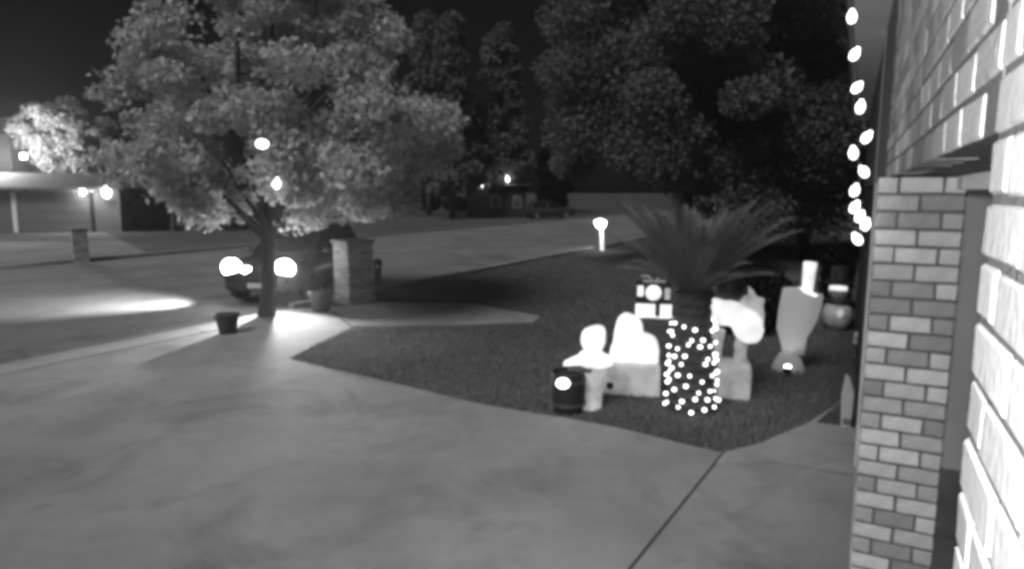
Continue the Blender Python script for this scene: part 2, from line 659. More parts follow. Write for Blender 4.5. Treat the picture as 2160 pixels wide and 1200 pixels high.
near = MB()
near.box(((JAMB - 3.0) / 2, WV - 0.1045, SOF / 2 - 0.02), (JAMB + 3.0 - 0.01, 0.20, SOF - 0.04))
near.build('wall', 'mortar_pale', house)
bl = 0.203
for c in range(48):
    z = c * CH + CH / 2 + Z0
    if z < 1.45:
        us = []
    off = 0.0 if c % 2 == 0 else bl / 2 + 0.005
    x = JAMB
    if c % 2:
        Lh = bl / 2 - 0.005
        brick(house, Lh, x - Lh / 2, WV - 0.045, z, 'brick_pale')
        x -= Lh + 0.010
    lim = 0.45 if z > 1.4 else 0.9
    while x > lim:
        brick(house, bl, x - bl / 2, WV - 0.045, z, 'brick_pale')
        x -= bl + 0.010
# lintel above the porch
MB().box(((JAMB + 14.0) / 2 - 0.0, WV - 0.104, (LINT + SOF) / 2), (14.0 - JAMB - 0.02, 0.20, SOF - LINT - 0.012)).build('lintel', 'mortar', house)
for c in range(16):
    z = LINT + c * CH + CH / 2
    x = JAMB + 0.01 + (0 if c % 2 else bl / 2)
    while x < 4.2:
        brick(house, bl, x + bl / 2, WV - 0.045, z, 'brick')
        x += bl + 0.010
MB().box((4.5, WV - 0.36, LINT - 0.03), (6.9, 0.26, 0.055)).build('lintel_board', 'soffit', house)
# eave
MB().box((6.0, 0.11, SOF + 0.08), (16.0, 0.025, 0.16)).build('fascia', 'paint_trim', house, bevel=0.004)
MB().box((6.0, -0.22, SOF + 0.012), (16.0, 0.64, 0.02)).build('soffit', 'soffit', house)
rf = MB()
rf.add([(-2.0, 0.15, SOF + 0.16), (14.0, 0.15, SOF + 0.16), (14.0, -4.0, SOF + 2.1), (-2.0, -4.0, SOF + 2.1),
        (-2.0, 0.15, SOF + 0.22), (14.0, 0.15, SOF + 0.22), (14.0, -4.0, SOF + 2.16), (-2.0, -4.0, SOF + 2.16)],
       [(0, 1, 2, 3), (4, 7, 6, 5), (0, 4, 5, 1), (1, 5, 6, 2), (2, 6, 7, 3), (3, 7, 4, 0)])
rf.build('roof', 'roof', house)
# porch inside
MB().box((4.2, -1.75, SOF / 2), (7.0, 0.12, SOF)).build('porch_back_wall', 'plaster', house)
MB().box((4.5, -0.95, SOF - 0.02), (6.8, 1.45, 0.03)).build('porch_ceiling', 'soffit', house)
MB().box((6.4, -0.9, SOF / 2), (0.12, 1.5, SOF)).build('porch_end_wall', 'plaster', house)
MB().box((4.2, -0.95, 0.06), (6.4, 1.5, 0.12)).build('porch_floor', 'concrete', house)
dr = MB().box((3.2, -1.665, 1.14), (0.95, 0.05, 2.04)).build('door', 'siding_dark', house, bevel=0.006)
MB().tube([(2.80, -1.62, 1.05), (2.80, -1.58, 1.05), (2.92, -1.58, 1.05)], 0.011).build('handle', 'chrome', dr)

# brick pillar of the porch
PW = 0.320
PV0 = -0.095                                        # outer face
pillar = thing('brick_pillar', 'weathered brick porch pillar carrying the lintel of the house front', 'pillar', H(PU, PV0), HOUSE_ROT)
MB().box((PW / 2, -PW / 2, LINT / 2), (PW - 0.018, PW - 0.018, LINT - 0.01)).build('core', 'mortar', pillar)
half = 0.0725
for c in range(32):
    z = c * CH + CH / 2 + Z0
    # near face (local x = 0), bricks lying along y
    if c % 2 == 0:
        ls = [0.155, 0.155]
    else:
        ls = [half, 0.155, half]
    y = 0.0
    for L in ls:
        brick(pillar, L, 0.045, y - L / 2, z, 'brick', True)
        y -= L + 0.010
    # outer face and inner face, bricks lying along x behind the corner bricks
    x = 0.10
    for L in ([0.1375, 0.0725] if c % 2 == 0 else [0.0725, 0.1375]):
        brick(pillar, L, x + L / 2, -0.045, z, 'brick')
        brick(pillar, L, x + L / 2, -PW + 0.045, z, 'brick')
        x += L + 0.010
MB().box((PW / 2, -PW / 2, 0.02), (PW + 0.03, PW + 0.03, 0.05)).build('plinth', 'concrete', pillar, bevel=0.006)

MB().box((10.25, WV - 0.115, LINT / 2), (7.5, 0.20, LINT - 0.01)).build('far_wall', 'siding_dark', house)  # near-black colour holds the shade on this wall
# string of Christmas bulbs along the eave, dropping at the far end
eave = thing('string_lights', 'string of round white bulbs along the eave, hanging down beside the brick pillar', 'string lights', H(0, 0, 0), HOUSE_ROT)
wire = []
bpts = []
lt = [(1797, 36), (1803, 115), (1808, 185), (1815, 226), (1828, 290), (1800, 323), (1822, 362), (1803, 402), (1803, 437), (1814, 457), (1826, 474), (1808, 504)]
inv = Matrix.Rotation(-HOUSE_ROT, 3, 'Z')
for i, (x, y) in enumerate(lt):
    depth = 2.93
    p = inv @ P(x, y, depth)
    bpts.append(p)
fine = [Vector((bpts[0].x, 0.09, SOF + 0.01)), bpts[0] + Vector((0, 0, 0.3))]
for i in range(len(bpts) - 1):
    for k in range(4):
        t = k / 4
        q = bpts[i].lerp(bpts[i + 1], t)
        q.z += -0.02 * math.sin(math.pi * t) + 0.02
        fine.append(q)
fine.append(bpts[-1] + Vector((0, 0, 0.02)))
MB().tube(fine, 0.004, 5).build('wire', 'wire', eave)
bulb_me = MB().lathe([(0.002, -0.028), (0.013, -0.022), (0.019, -0.004), (0.017, 0.010), (0.009, 0.022), (0.007, 0.030)], n=10).mesh('bulb', 'bulb', True)
for p in bpts:
    inst('bulb', bulb_me, eave, p, (random.uniform(-.6, .6), random.uniform(-.6, .6), 0), (1, 1, 1))

# ================================================================== TREES
def branch_pts(a, b, bend=0.15, n=6):
    a, b = Vector(a), Vector(b)
    L = (b - a).length
    off = Vector((random.uniform(-1, 1), random.uniform(-1, 1), random.uniform(0.2, 1))) * bend * L
    return [a.lerp(b, t / (n - 1)) + off * math.sin(math.pi * t / (n - 1)) * 0.5 + Vector((random.gauss(0, .01 * L), random.gauss(0, .01 * L), 0)) for t in range(n)]


def make_tree(name, label, base, fork, crown_c, crown_r, clumps, per, size, leaf_m, bark_m, r0, group=None,
              limbs=14, clump_r=0.55, shell=0.55, zmin=None, stretch=1.7, cone=False, taper=0.0, gaps=None):
    root = thing(name, label, 'tree', base, 0, group)
    cc, cr = Vector(crown_c), Vector(crown_r)
    cl = []
    while len(cl) < clumps:
        d = Vector((random.gauss(0, 1), random.gauss(0, 1), random.gauss(0, 1))).normalized()
        q = random.uniform(shell, 1.0) ** 0.7
        p = Vector((d.x * cr.x, d.y * cr.y, d.z * cr.z)) * q
        if cone:
            t = random.random() ** 1.4
            a = random.uniform(0, 2 * math.pi)
            rr = (1 - t) * (0.75 + 0.3 * random.random()) + 0.05
            p = Vector((math.cos(a) * rr * cr.x, math.sin(a) * rr * cr.y, (t * 2 - 1) * cr.z))
        if taper and p.z > 0:
            kq = 1 - taper * p.z / cr.z
            p.x *= kq
            p.y *= kq
        p += cc
        if zmin is not None and p.z < zmin:
            continue
        cl.append(p)
    arr = []
    for p in cl:
        kk = max(30, int(per * random.uniform(0.6, 1.4)))
        s = clump_r * random.uniform(0.7, 1.25)
        q = rng.normal(size=(kk, 3))
        q /= np.linalg.norm(q, axis=1)[:, None]
        q *= (rng.uniform(0, 1, size=(kk, 1)) ** 0.45) * s
        q[:, 2] *= 0.72
        arr.append(q + np.array(p))
    arr = np.concatenate(arr)
    if gaps is not None:                            # openings between the sprays of leaves
        w_ = np.sin(arr[:, 0] * 2.3 + 0.7) * np.sin(arr[:, 2] * 2.9 + 1.1) + np.sin(arr[:, 1] * 2.1 + arr[:, 0] * 1.3) * np.sin(arr[:, 2] * 1.7 + 2.0) * 0.7
        arr = arr[w_ < gaps]
    co = bpy.data.objects.new('crown', leaves(arr, size, leaf_m, 'crown', stretch))
    co.parent = root
    col.objects.link(co)
    tb = MB()
    fk = Vector(fork)
    tb.tube([(0, 0, -0.1), (0, 0, 0.12), fk * 0.35 + Vector((0.02, 0, 0)), fk * 0.7, fk], [r0 * 1.5, r0 * 1.12, r0 * 0.95, r0 * 0.9, r0 * 0.8], 12)
    picks = random.sample(cl, min(limbs, len(cl)))
    for i, p in enumerate(picks):
        st = fk * random.uniform(0.72, 1.0)
        L = (p - st).length
        bp = branch_pts(st, p, 0.22, 7)
        rr = r0 * random.uniform(0.28, 0.5)
        tb.tube(bp, [rr * (1 - 0.85 * t / 6) for t in range(7)], 7)
        for k in (3, 4):
            q = bp[k] + Vector((random.gauss(0, 1), random.gauss(0, 1), random.gauss(0.3, .6))) * L * 0.22
            tb.tube(branch_pts(bp[k], q, 0.2, 4), [rr * 0.4, rr * 0.3, rr * 0.2, rr * 0.08], 5)
    tb.build('trunk', bark_m, root, smooth=True)
    return root


TB = G(564, 668)
bt = make_tree('shade_tree', 'big leafy street tree at the kerb with headlights behind its trunk', TB, (0.10, 0.1, 1.75),
               (0.60, 0.2, 3.95), (3.12, 3.0, 3.3), 230, 400, 0.075, 'leaf', 'bark', 0.15, limbs=26, clump_r=0.50, shell=0.45, zmin=2.0, taper=0.42, gaps=0.42)
# dark trees on the right
p = G(1440, 560)
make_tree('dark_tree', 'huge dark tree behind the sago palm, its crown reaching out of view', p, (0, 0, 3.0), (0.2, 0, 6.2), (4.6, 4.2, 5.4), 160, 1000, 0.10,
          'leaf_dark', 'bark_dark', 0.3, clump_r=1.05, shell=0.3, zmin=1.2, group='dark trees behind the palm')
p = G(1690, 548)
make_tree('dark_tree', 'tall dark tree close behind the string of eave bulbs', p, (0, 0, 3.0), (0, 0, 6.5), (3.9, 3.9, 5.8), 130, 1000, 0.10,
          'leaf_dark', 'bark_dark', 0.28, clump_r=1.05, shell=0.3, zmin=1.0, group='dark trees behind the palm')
# tall pines further off
for (px, py, hh, w_, lab) in ((955, 462, 17, 2.6, 'tall thin pine standing behind the right edge of the big street tree'),
                              (1055, 458, 18, 3.4, 'tall dark pine behind the two small porch lamps'),
                              (905, 455, 19, 3.0, 'tall dim pine mostly hidden behind the big street tree')):
    p = G(px, py)
    make_tree('pine_tree', lab, p, (0, 0, hh * 0.55), (0, 0, hh * 0.56), (w_, w_, hh * 0.45), 90, 150, 0.28,
              'leaf_dark', 'bark_dark', 0.28, clump_r=1.0, zmin=2.5, stretch=2.4, cone=True, limbs=10, group='pines beyond the street')
p = G(1168, 447)
make_tree('black_tree', 'narrow black tree left of the huge dark tree', p, (0, 0, 2.0), (0, 0, 5.0), (2.2, 2.2, 5.2), 60, 220, 0.25,
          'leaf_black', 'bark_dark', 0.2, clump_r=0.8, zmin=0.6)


def shrub(name, label, base, r, count, size, m, group=None, stems=5):
    root = thing(name, label, 'shrub', base, 0, group)
    q = rng.normal(size=(count, 3))
    q /= np.linalg.norm(q, axis=1)[:, None]
    q *= rng.uniform(0.35, 1, size=(count, 1)) ** 0.5
    bumps = 1 + 0.22 * np.sin(q[:, 0:1] * 7 + 1) * np.sin(q[:, 1:2] * 6 + 2) * np.sin(q[:, 2:3] * 5)
    q = q * bumps * np.array([[r[0], r[1], r[2]]]) + np.array([[0, 0, r[2] * 0.92]])
    q = q[q[:, 2] > 0.03]
    o = bpy.data.objects.new('foliage', leaves(q, size, m, 'foliage'))
    o.parent = root
    col.objects.link(o)
    b = MB()
    for i in range(stems):
        a = 2 * math.pi * i / stems
        b.tube([(0.05 * math.cos(a), 0.05 * math.sin(a), -0.03), (0.2 * r[0] * math.cos(a), 0.2 * r[1] * math.sin(a), r[2] * 0.6),
                (0.5 * r[0] * math.cos(a), 0.5 * r[1] * math.sin(a), r[2] * 1.3)], [0.03, 0.02, 0.008], 6)
    b.build('stem', 'bark_dark', root)
    return root


# black shrubs along the far gardens
for (px, py, rx, rz, lab) in ((757, 446, 1.5, 2.0, 'tall black shrub with a narrow top beyond the car'),
                              (705, 449, 1.4, 0.9, 'low black shrub between the car and the tall black shrub'),
                              (830, 446, 1.9, 1.1, 'broad black shrub right of the tall black shrub'),
                              (905, 446, 1.7, 1.2, 'rounded black shrub under the right side of the tree crown'),
                              (965, 447, 1.9, 1.0, 'low black shrub left of the brighter far porch lamp')):
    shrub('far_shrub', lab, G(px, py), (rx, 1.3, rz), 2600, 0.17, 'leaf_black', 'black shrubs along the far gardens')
p = G(760, 446)

# ================================================================== HOUSE ACROSS THE STREET
def far_depth(py):
    return G(1080, py).y


FD = G(120, 490)
fh = thing('garage_house', 'low house across the street with wide garage door and two lit wall lamps', 'house', (0, FD.y, 0), 0)
s = FD.y / FPX * 1.0                                # metres in one photo pixel at that distance (about)


def fx(px):
    return P(px, 450, FD.y).x


def fz(py):
    return P(120, py, FD.y).z


x0, x1 = fx(-260), fx(254)
ztop = fz(398)
MB().box(((x0 + x1) / 2, 3.0, ztop / 2), (x1 - x0, 6.0, ztop)).build('wall', 'siding', fh)
gd = bpy.data.objects.new('garage_door', None)
gd.parent = fh
col.objects.link(gd)
ga, gb = fx(38), fx(192)
zh = ztop - 0.22
for i in range(4):
    MB().box(((ga + gb) / 2, -0.03, (i + 0.5) * zh / 4 + 0.01), (gb - ga, 0.05, zh / 4 - 0.02)).build('door_panel', 'garage_panel', gd, bevel=0.015)
MB().box((ga - 0.16, -0.03, zh / 2), (0.26, 0.10, zh)).build('door_frame', 'white_paint', fh)
MB().box((gb + 0.10, -0.03, zh / 2), (0.16, 0.10, zh)).build('door_frame', 'siding_dark', fh)
MB().box(((ga + gb) / 2, -0.03, zh + 0.08), (gb - ga + 0.7, 0.11, 0.13)).build('door_frame', 'paint_trim', fh)
# roof with overhang, ridge along the front
rb = MB()
xa, xb = x0 - 0.5, x1 + 0.35
zr = ztop + 0.05
rb.add([(xa, -0.6, zr), (xb, -0.6, zr), (xb, 6.5, zr), (xa, 6.5, zr), (xa, 3.0, zr + 0.95), (xb - 2.6, 3.0, zr + 0.95)],
       [(0, 3, 2, 1), (0, 1, 5, 4), (2, 3, 4, 5), (1, 2, 5), (0, 4, 3)])
rb.build('roof', 'roof', fh)
MB().box(((xa + xb) / 2, -0.62, zr - 0.03), (xb - xa, 0.04, 0.14)).build('fascia', 'paint_trim', fh)
lampm = MB().lathe([(0.03, -0.24), (0.11, -0.17), (0.14, 0.0), (0.10, 0.15), (0.03, 0.18)], n=12).mesh('globe', 'lamp_white', True)
for px, w_, lab, dy in ((186, 330, 'small lit wall lamp at the garage door corner', -0.3), (236, 520, 'larger lit wall lamp right of the garage door', -0.35)):
    lx = fx(px)
    lz = fz(404)
    t = thing('wall_lamp', lab, 'lamp', (lx, FD.y + dy, lz), 0, 'wall lamps on the far garage')
    MB().tube([(0, 0, 0.17), (0, 0, 0.22), (0, -dy - 0.02, 0.22)], 0.02, 6).build('bracket', 'metal_grey', t)
    inst('globe', lampm, t, (0, 0, 0), (0, 0, 0), (1, 1, 1) if px < 200 else (1.7, 1.6, 1.7))
    point('wall_lamp_light', (lx, FD.y + dy - 0.28, lz - 0.05), w_ * 0.22, 0.12)

# taller wing behind, with floodlight and the tree it lights
WD = FD.y + 9
wing = thing('dark_house', 'tall dark gabled house wing behind the low garage roof', 'house', (0, WD, 0), 0)
wa, wb = P(-420, 400, WD).x, P(30, 400, WD).x
zt = P(10, 285, WD).z
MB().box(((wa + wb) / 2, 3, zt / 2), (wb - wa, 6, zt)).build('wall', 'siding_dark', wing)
MB().add([(wa - .6, -0.8, zt - 0.05), (wb + 0.85, -0.8, zt - 0.05), (wb + 0.85, 6.6, zt - 0.05), (wa - .6, 6.6, zt - 0.05), (wa - .6, 3, zt + 1.6), (wb - 1.6, 3, zt + 1.6)],
         [(0, 3, 2, 1), (0, 1, 5, 4), (2, 3, 4, 5), (1, 2, 5), (0, 4, 3)]).build('roof', 'roof', wing)
LP = P(52, 330, WD - 0.6)
fl = thing('flood_light', 'bright floodlight on the corner of the tall dark house', 'lamp', LP)
MB().box((0, 0, 0), (0.5, 0.25, 0.4)).build('housing', 'metal_grey', fl, bevel=0.03)
MB().box((0.02, -0.14, 0), (0.46, 0.02, 0.36)).build('lens', 'lamp_white', fl)
MB().tube([(0, 0.1, 0), (-0.3, 0.3, 0.1)], 0.03).build('bracket', 'metal_grey', fl)
LT = G(150, 470)
LT = Vector((P(150, 330, WD + 1).x, WD + 1.2, 0))
make_tree('lit_tree', 'rounded tree glowing in the floodlight behind the garage roof', LT, (0, 0, 2.2), (-0.6, 0, 6.4), (3.3, 2.4, 2.5), 150, 330, 0.14,
          'leaf_lit', 'bark', 0.2, clump_r=0.75, shell=0.2, zmin=3.4)
point('flood_light_light', (LP.x + 0.6, LP.y - 3.6, LP.z - 0.2), 3600, 0.2)

# dark hedge and young trunks right of the garage
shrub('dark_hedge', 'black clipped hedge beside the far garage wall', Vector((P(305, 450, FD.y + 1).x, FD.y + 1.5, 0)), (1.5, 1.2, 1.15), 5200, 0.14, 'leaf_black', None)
for px, lab in ((364, 'slim bare trunk standing right of the black hedge'), (412, 'slim bare trunk under the low street-tree leaves')):
    b = Vector((P(px, 450, FD.y + 1).x, FD.y + 1, 0))
    t = make_tree('young_tree', lab, b, (0.05, 0, 2.6), (0, 0, 4.4), (1.3, 1.3, 1.5), 22, 130, 0.14, 'leaf_dark', 'bark', 0.15, clump_r=0.6, limbs=8, zmin=3.0)
shrub('dark_hedge', 'long black hedge between the slim trunk and the car', Vector((P(470, 450, FD.y + 2).x, FD.y + 2.5, 0)), (2.6, 1.2, 1.2), 7000, 0.14, 'leaf_black', None)

# house far down the street with two porch lamps
d = 62.0
dh = thing('distant_house', 'distant dark house with low roof and two porch lamps', 'house', (0, d, 0), 0)
xa, xb = P(985, 400, d).x, P(1110, 400, d).x
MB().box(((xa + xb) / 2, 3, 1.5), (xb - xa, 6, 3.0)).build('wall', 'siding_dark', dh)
MB().add([(xa - .5, -0.6, 3.0), (xb + .5, -0.6, 3.0), (xb + .5, 6.6, 3.0), (xa - .5, 6.6, 3.0), (xa + 1.2, 3, 4.3), (xb - 1.2, 3, 4.3)],
         [(0, 3, 2, 1), (0, 1, 5, 4), (2, 3, 4, 5), (1, 2, 5), (0, 4, 3)]).build('roof', 'roof', dh)
for a_, b_ in ((1035, 1055), (1082, 1100)):
    wa_, wb_ = P(a_, 400, d).x, P(b_, 400, d).x
    w1 = MB().box(((wa_ + wb_) / 2, -0.02, 1.5), (wb_ - wa_, 0.06, 1.1)).build('window', 'paint_trim', dh)
    MB().box(((wa_ + wb_) / 2, -0.055, 1.5), (wb_ - wa_ - 0.16, 0.02, 0.94)).build('pane', 'car_glass', w1)
for px, py, sc, lab, pw in ((1016, 381, 1.9, 'brighter tall porch lamp on the distant dark house', 60), (1071, 376, 1.1, 'tiny porch lamp on the distant dark house', 25)):
    p = P(px, py, d - 0.35)
    t = thing('porch_lamp', lab, 'lamp', p, 0)
    MB().tube([(0, 0, 0.2 * sc), (0, 0, 0.26 * sc), (0, 0.35, 0.26 * sc)], 0.03, 6).build('bracket', 'metal_grey', t)
    inst('globe', lampm, t, (0, 0, 0), (0, 0, 0), (sc, sc, sc * 1.35))
    point('porch_lamp_light', (p.x, p.y - 0.5, p.z), pw, 0.2)

# ================================================================== CARS
def make_car(name, label, loc, heading, paint, lit=True):
    """local +x is the front of the car, z up; length 4.45 m"""
    t = thing(name, label, 'car', loc, heading)
    L0, L1 = -2.2, 2.2
    b = MB()
    st = [(-2.22, .42, .80, .70), (-2.12, .30, 1.00, .84), (-1.3, .24, 1.02, .90), (0.0, .22, 1.00, .91), (0.95, .24, .99, .90),
          (1.65, .26, .92, .88), (2.05, .30, .84, .82), (2.20, .40, .70, .70)]
    vs, fs = [], []
    for x, zb, zt_, hw in st:
        vs += [(x, -hw * .92, zb), (x, -hw, zb + (zt_ - zb) * .35), (x, -hw * .985, zb + (zt_ - zb) * .72), (x, -hw * .88, zt_ - .02), (x, -hw * .4, zt_ + .025),
               (x, hw * .4, zt_ + .025), (x, hw * .88, zt_ - .02), (x, hw * .985, zb + (zt_ - zb) * .72), (x, hw, zb + (zt_ - zb) * .35), (x, hw * .92, zb)]
    for i in range(len(st) - 1):
        for k in range(10):
            k2 = (k + 1) % 10
            fs.append((i * 10 + k, (i + 1) * 10 + k, (i + 1) * 10 + k2, i * 10 + k2))
    fs += [tuple(range(10)), tuple(reversed(range((len(st) - 1) * 10, len(st) * 10)))]
    b.add(vs, fs)
    b.build('body', paint, t, smooth=True)
    zb, zt_ = 0.985, 1.58
    bot = [(1.05, .80), (-2.0, .80)]
    top = [(0.25, .62), (-1.55, .62)]
    c = MB()
    c.add([(1.05, -.80, zb), (1.05, .80, zb), (-2.0, .80, zb), (-2.0, -.80, zb), (0.25, -.62, zt_), (0.25, .62, zt_), (-1.55, .62, zt_), (-1.55, -.62, zt_)],
          [(3, 2, 1, 0), (4, 5, 6, 7), (0, 1, 5, 4), (1, 2, 6, 5), (2, 3, 7, 6), (3, 0, 4, 7)])
    cab = c.build('cabin', paint, t, smooth=True, bevel=0.07, seg=3)

    def lerp(a, b_, s_):
        return tuple(a[i] + (b_[i] - a[i]) * s_ for i in range(3))

    def pane(nm, quad, out, inset, par):
        cx = tuple(sum(q[i] for q in quad) / 4 for i in range(3))
        q2 = [Vector(lerp(cx, q, inset)) + Vector(out) * 0.012 for q in quad]
        q1 = [p_ - Vector(out) * 0.03 for p_ in q2]
        MB().add([tuple(p_) for p_ in q2 + q1], [(0, 1, 2, 3), (7, 6, 5, 4), (0, 4, 5, 1), (1, 5, 6, 2), (2, 6, 7, 3), (3, 7, 4, 0)]).build(nm, 'car_glass', par)
    pane('windshield', [(1.05, -.80, zb), (1.05, .80, zb), (.25, .62, zt_), (.25, -.62, zt_)], (.6, 0, .8), .88, t)
    pane('rear_window', [(-2.0, -.80, zb), (-2.0, .80, zb), (-1.55, .62, zt_), (-1.55, -.62, zt_)], (-.8, 0, .6), .84, t)
    for sy in (-1, 1):
        for xa_, xb_, xc_, xd_ in ((.92, -.28, -.28, .24), (-.36, -1.85, -1.5, -.36)):
            pane('side_window', [(xa_, sy * .80, zb + .02), (xb_, sy * .80, zb + .02), (xc_, sy * .635, zt_ - .02), (xd_, sy * .635, zt_ - .02)], (0, sy * .95, .3), .86, t)
        for dx in (.0, -1.02):
            h_ = MB().box((dx - 0.12, sy * .905, .86), (.20, .03, .035)).build('door_handle', 'chrome', t, bevel=0.01)
        mr = MB().ball((.78, sy * .98, 1.08), (.09, .12, .075), 12, 8).build('mirror', paint, t, smooth=True)
        MB().box((.715, sy * .98, 1.08), (.01, .18, .10)).build('mirror_glass', 'chrome', mr)
        # wheels
        for x in (1.38, -1.35):
            wv = MB()
            prof = [(.20, -.10), (.31, -.11), (.335, -.07), (.335, .07), (.31, .11), (.20, .10)]
            w_ = MB()
            w_.lathe(prof, n=24)
            w_.v = [(x + vx, sy * .82 + vz, .335 + vy) for vx, vy, vz in w_.v]
            wo = w_.build('wheel', 'tyre', t, smooth=True)
            r_ = MB()
            r_.lathe([(.02, 0), (.06, .012), (.17, .0), (.205, .02), (.205, -.02)], n=20)
            r_.v = [(x + vx, sy * (.925 - .0 + vz), .335 + vy) for vx, vy, vz in r_.v]
            r_.build('rim', 'rim', wo, smooth=True)
        # lamps
        hl = MB().ball((2.09, sy * .60, .80), (.12, .22, .19), 14, 8).build('headlight', 'headlamp' if lit else 'car_glass', t, smooth=True)
        MB().ball((2.13, sy * .24, .74), (.08, .12, .085), 12, 8).build('inner_headlight', 'headlamp' if lit else 'car_glass', t, smooth=True)
        MB().ball((-2.13, sy * .66, .84), (.07, .15, .09), 12, 8).build('tail_light', 'car_trim', t, smooth=True)
        MB().ball((2.17, sy * .52, .43), (.04, .08, .05), 10, 6).build('fog_lamp', 'car_glass', t, smooth=True)
    MB().box((2.165, 0, .63), (.07, .75, .16)).build('grille', 'car_trim', t, bevel=0.02)
    for k in range(3):
        MB().box((2.205, 0, .58 + .05 * k), (.015, .70, .012)).build('grille_bar', 'chrome', t)
    MB().box((2.19, 0, .40), (.10, 1.35, .14)).build('bumper', 'car_trim', t, bevel=0.03)
    MB().box((2.25, 0, .44), (.015, .34, .11)).build('licence_plate', 'plate', t, bevel=0.004)
    return t


HEAD = R(-98)
hd = Vector((math.cos(HEAD), math.sin(HEAD), 0))
FC = G(540, 646)
CC = FC - hd * 2.25
car = make_car('parked_car', 'dark car with blazing headlights behind the street tree trunk', CC, HEAD, M('car_paint'))
sd = Vector((-hd.y, hd.x, 0))
for sy, aim, pw_, cone_ in ((-1, G(60, 640), 2600, 80), (1, G(500, 830), 1100, 100)):
    q = CC + hd * 2.34 + sd * (sy * .60) + Vector((0, 0, .80))
    spot('headlight_beam', q, aim + Vector((0, 0, .30)), pw_, cone_, 1.0, 0.06)
p = G(1158, 461)
make_car('distant_car', 'small black car parked far down the street', p, R(10), M('car_trim'), lit=False)

# ================================================================== KERBSIDE THINGS
# brick gate pillar
p = G(748, 636)
gp = thing('mailbox_pillar', 'stout pale brick mailbox pillar at the kerb beside the car', 'pillar', p, R(44))
hh = 1.30
MB().box((0, 0, hh / 2), (.62, .62, hh)).build('shaft', 'far_brick', gp, bevel=0.008)
MB().box((0, 0, hh + .035), (.70, .70, .07)).build('cap', 'concrete', gp, bevel=0.012)
MB().box((0, 0, .05), (.70, .70, .10)).build('plinth', 'concrete', gp, bevel=0.012)
# brick mailbox pillar across the street
p = G(172, 552)
mp = thing('mailbox_pillar', 'small grey mailbox pillar across the street in front of the garage', 'pillar', p, R(38))
MB().box((0, 0, .56), (.46, .46, 1.12)).build('shaft', 'far_brick', mp, bevel=0.008)
MB().box((0, 0, 1.15), (.54, .54, .06)).build('cap', 'concrete', mp, bevel=0.01)


def pot(label, base, r, h, m, group):
    t = thing('flower_pot', label, 'pot', base, random.random(), group)
    MB().lathe([(r * .68, 0), (r * .72, .01), (r * .98, h * .80), (r * 1.08, h * .80), (r * 1.10, h), (r * .96, h), (r * .93, h * .86)], n=24).build('pot', m, t, smooth=True)
    MB().lathe([(0.01, h * .86), (r * .92, h * .855), (r * .9, h * .80)], n=24).build('soil', 'soil', t)
    return t


pot('dark round flower pot standing alone on the driveway edge left of the trunk', G(481, 704), .19, .36, 'dark_clay', 'pots at the kerb')
pot('grey tapered flower pot between the trunk and the brick mailbox pillar', G(677, 657), .22, .42, 'mid_clay', 'pots at the kerb')
# bin-like dark post behind the brick pillar
p = G(798, 612)
t = thing('utility_post', 'short dark post just behind the brick mailbox pillar', 'post', p)
MB().lathe([(.09, 0), (.09, .62), (.12, .64), (.12, .72), (.05, .78)], n=14).build('shaft', 'dark_plastic', t, smooth=True)
MB().ball((0.02, -.1, .60), .03, 8, 6).build('reflector', 'plate', t)

# white mailbox on a post at the kerb, made to glow like a lamp
p = G(1270, 528)
mb = thing('glowing_mailbox', 'white mailbox leaning on its post at the far kerb, glow added', 'lamp', p, 0)
MB().tube([(0, 0, 0), (-.02, 0, .55), (-.06, 0, .98)], [.085, .075, .065], 10).build('post', 'lit_plastic', mb, smooth=True)  # post glows in place of light falling on it
hb = MB().prism([(-.34, 1.16), (-.22, .94), (-.02, .92), (.10, .98), (.13, 1.18), (.06, 1.25), (-.30, 1.24)], -.14, .14).build('lantern', 'lamp_white', mb, bevel=0.03)  # mailbox head, given the glow of a lamp
MB().prism([(-.36, 1.24), (.16, 1.24), (-.08, 1.33)], -.18, .18).build('cap', 'white_paint', mb)
point('mailbox_fill_light', (p.x - .1, p.y - .35, 1.0), 25, 0.1)  # added light round the mailbox

# two lanterns hung in the street tree
for (px, py, sc, dy, lab) in ((553, 304, (.085, .085, .065), -2.9, 'bright oval lantern hanging high in the street tree'),
                              (583, 386, (.055, .055, .09), -2.6, 'bright upright lantern hanging low in the street tree')):
    q = P(px, py, TB.y + dy)
    t = thing('hanging_lantern', lab, 'lantern', q)
    MB().ball((0, 0, 0), sc, 16, 10).build('globe', 'lamp_white', t, smooth=True)
    MB().lathe([(.04, sc[2] * .9), (.05, sc[2] * 1.1), (.02, sc[2] * 1.3)], n=10).build('cap', 'metal_grey', t)
    MB().tube([(0, 0, sc[2]), (0.02, 0.1, .5), (.05, .5, 1.0)], .008, 5).build('cord', 'wire', t)

# ================================================================== SAGO PALM WITH LIGHTS
PB = G(1458, 868)
palm = thing('sago_palm', 'sago palm with fan of stiff fronds on a stout trunk in the lawn', 'palm', PB)
HT = 1.36
tr = MB()
prof = []
for i in range(28):
    z = HT * i / 27
    r = .245 - .070 * (i / 27) + (.018 if i % 2 else 0)
    prof.append((r, z))
tr.lathe(prof, n=22)
tr.v = [(x * (1 + .05 * math.sin(7 * math.atan2(y, x) + z * 22)) - .02 * z, y * (1 + .05 * math.cos(6 * math.atan2(y, x) + z * 25)), z - .03) for x, y, z in tr.v]
tr.build('trunk', 'palm_trunk', palm)


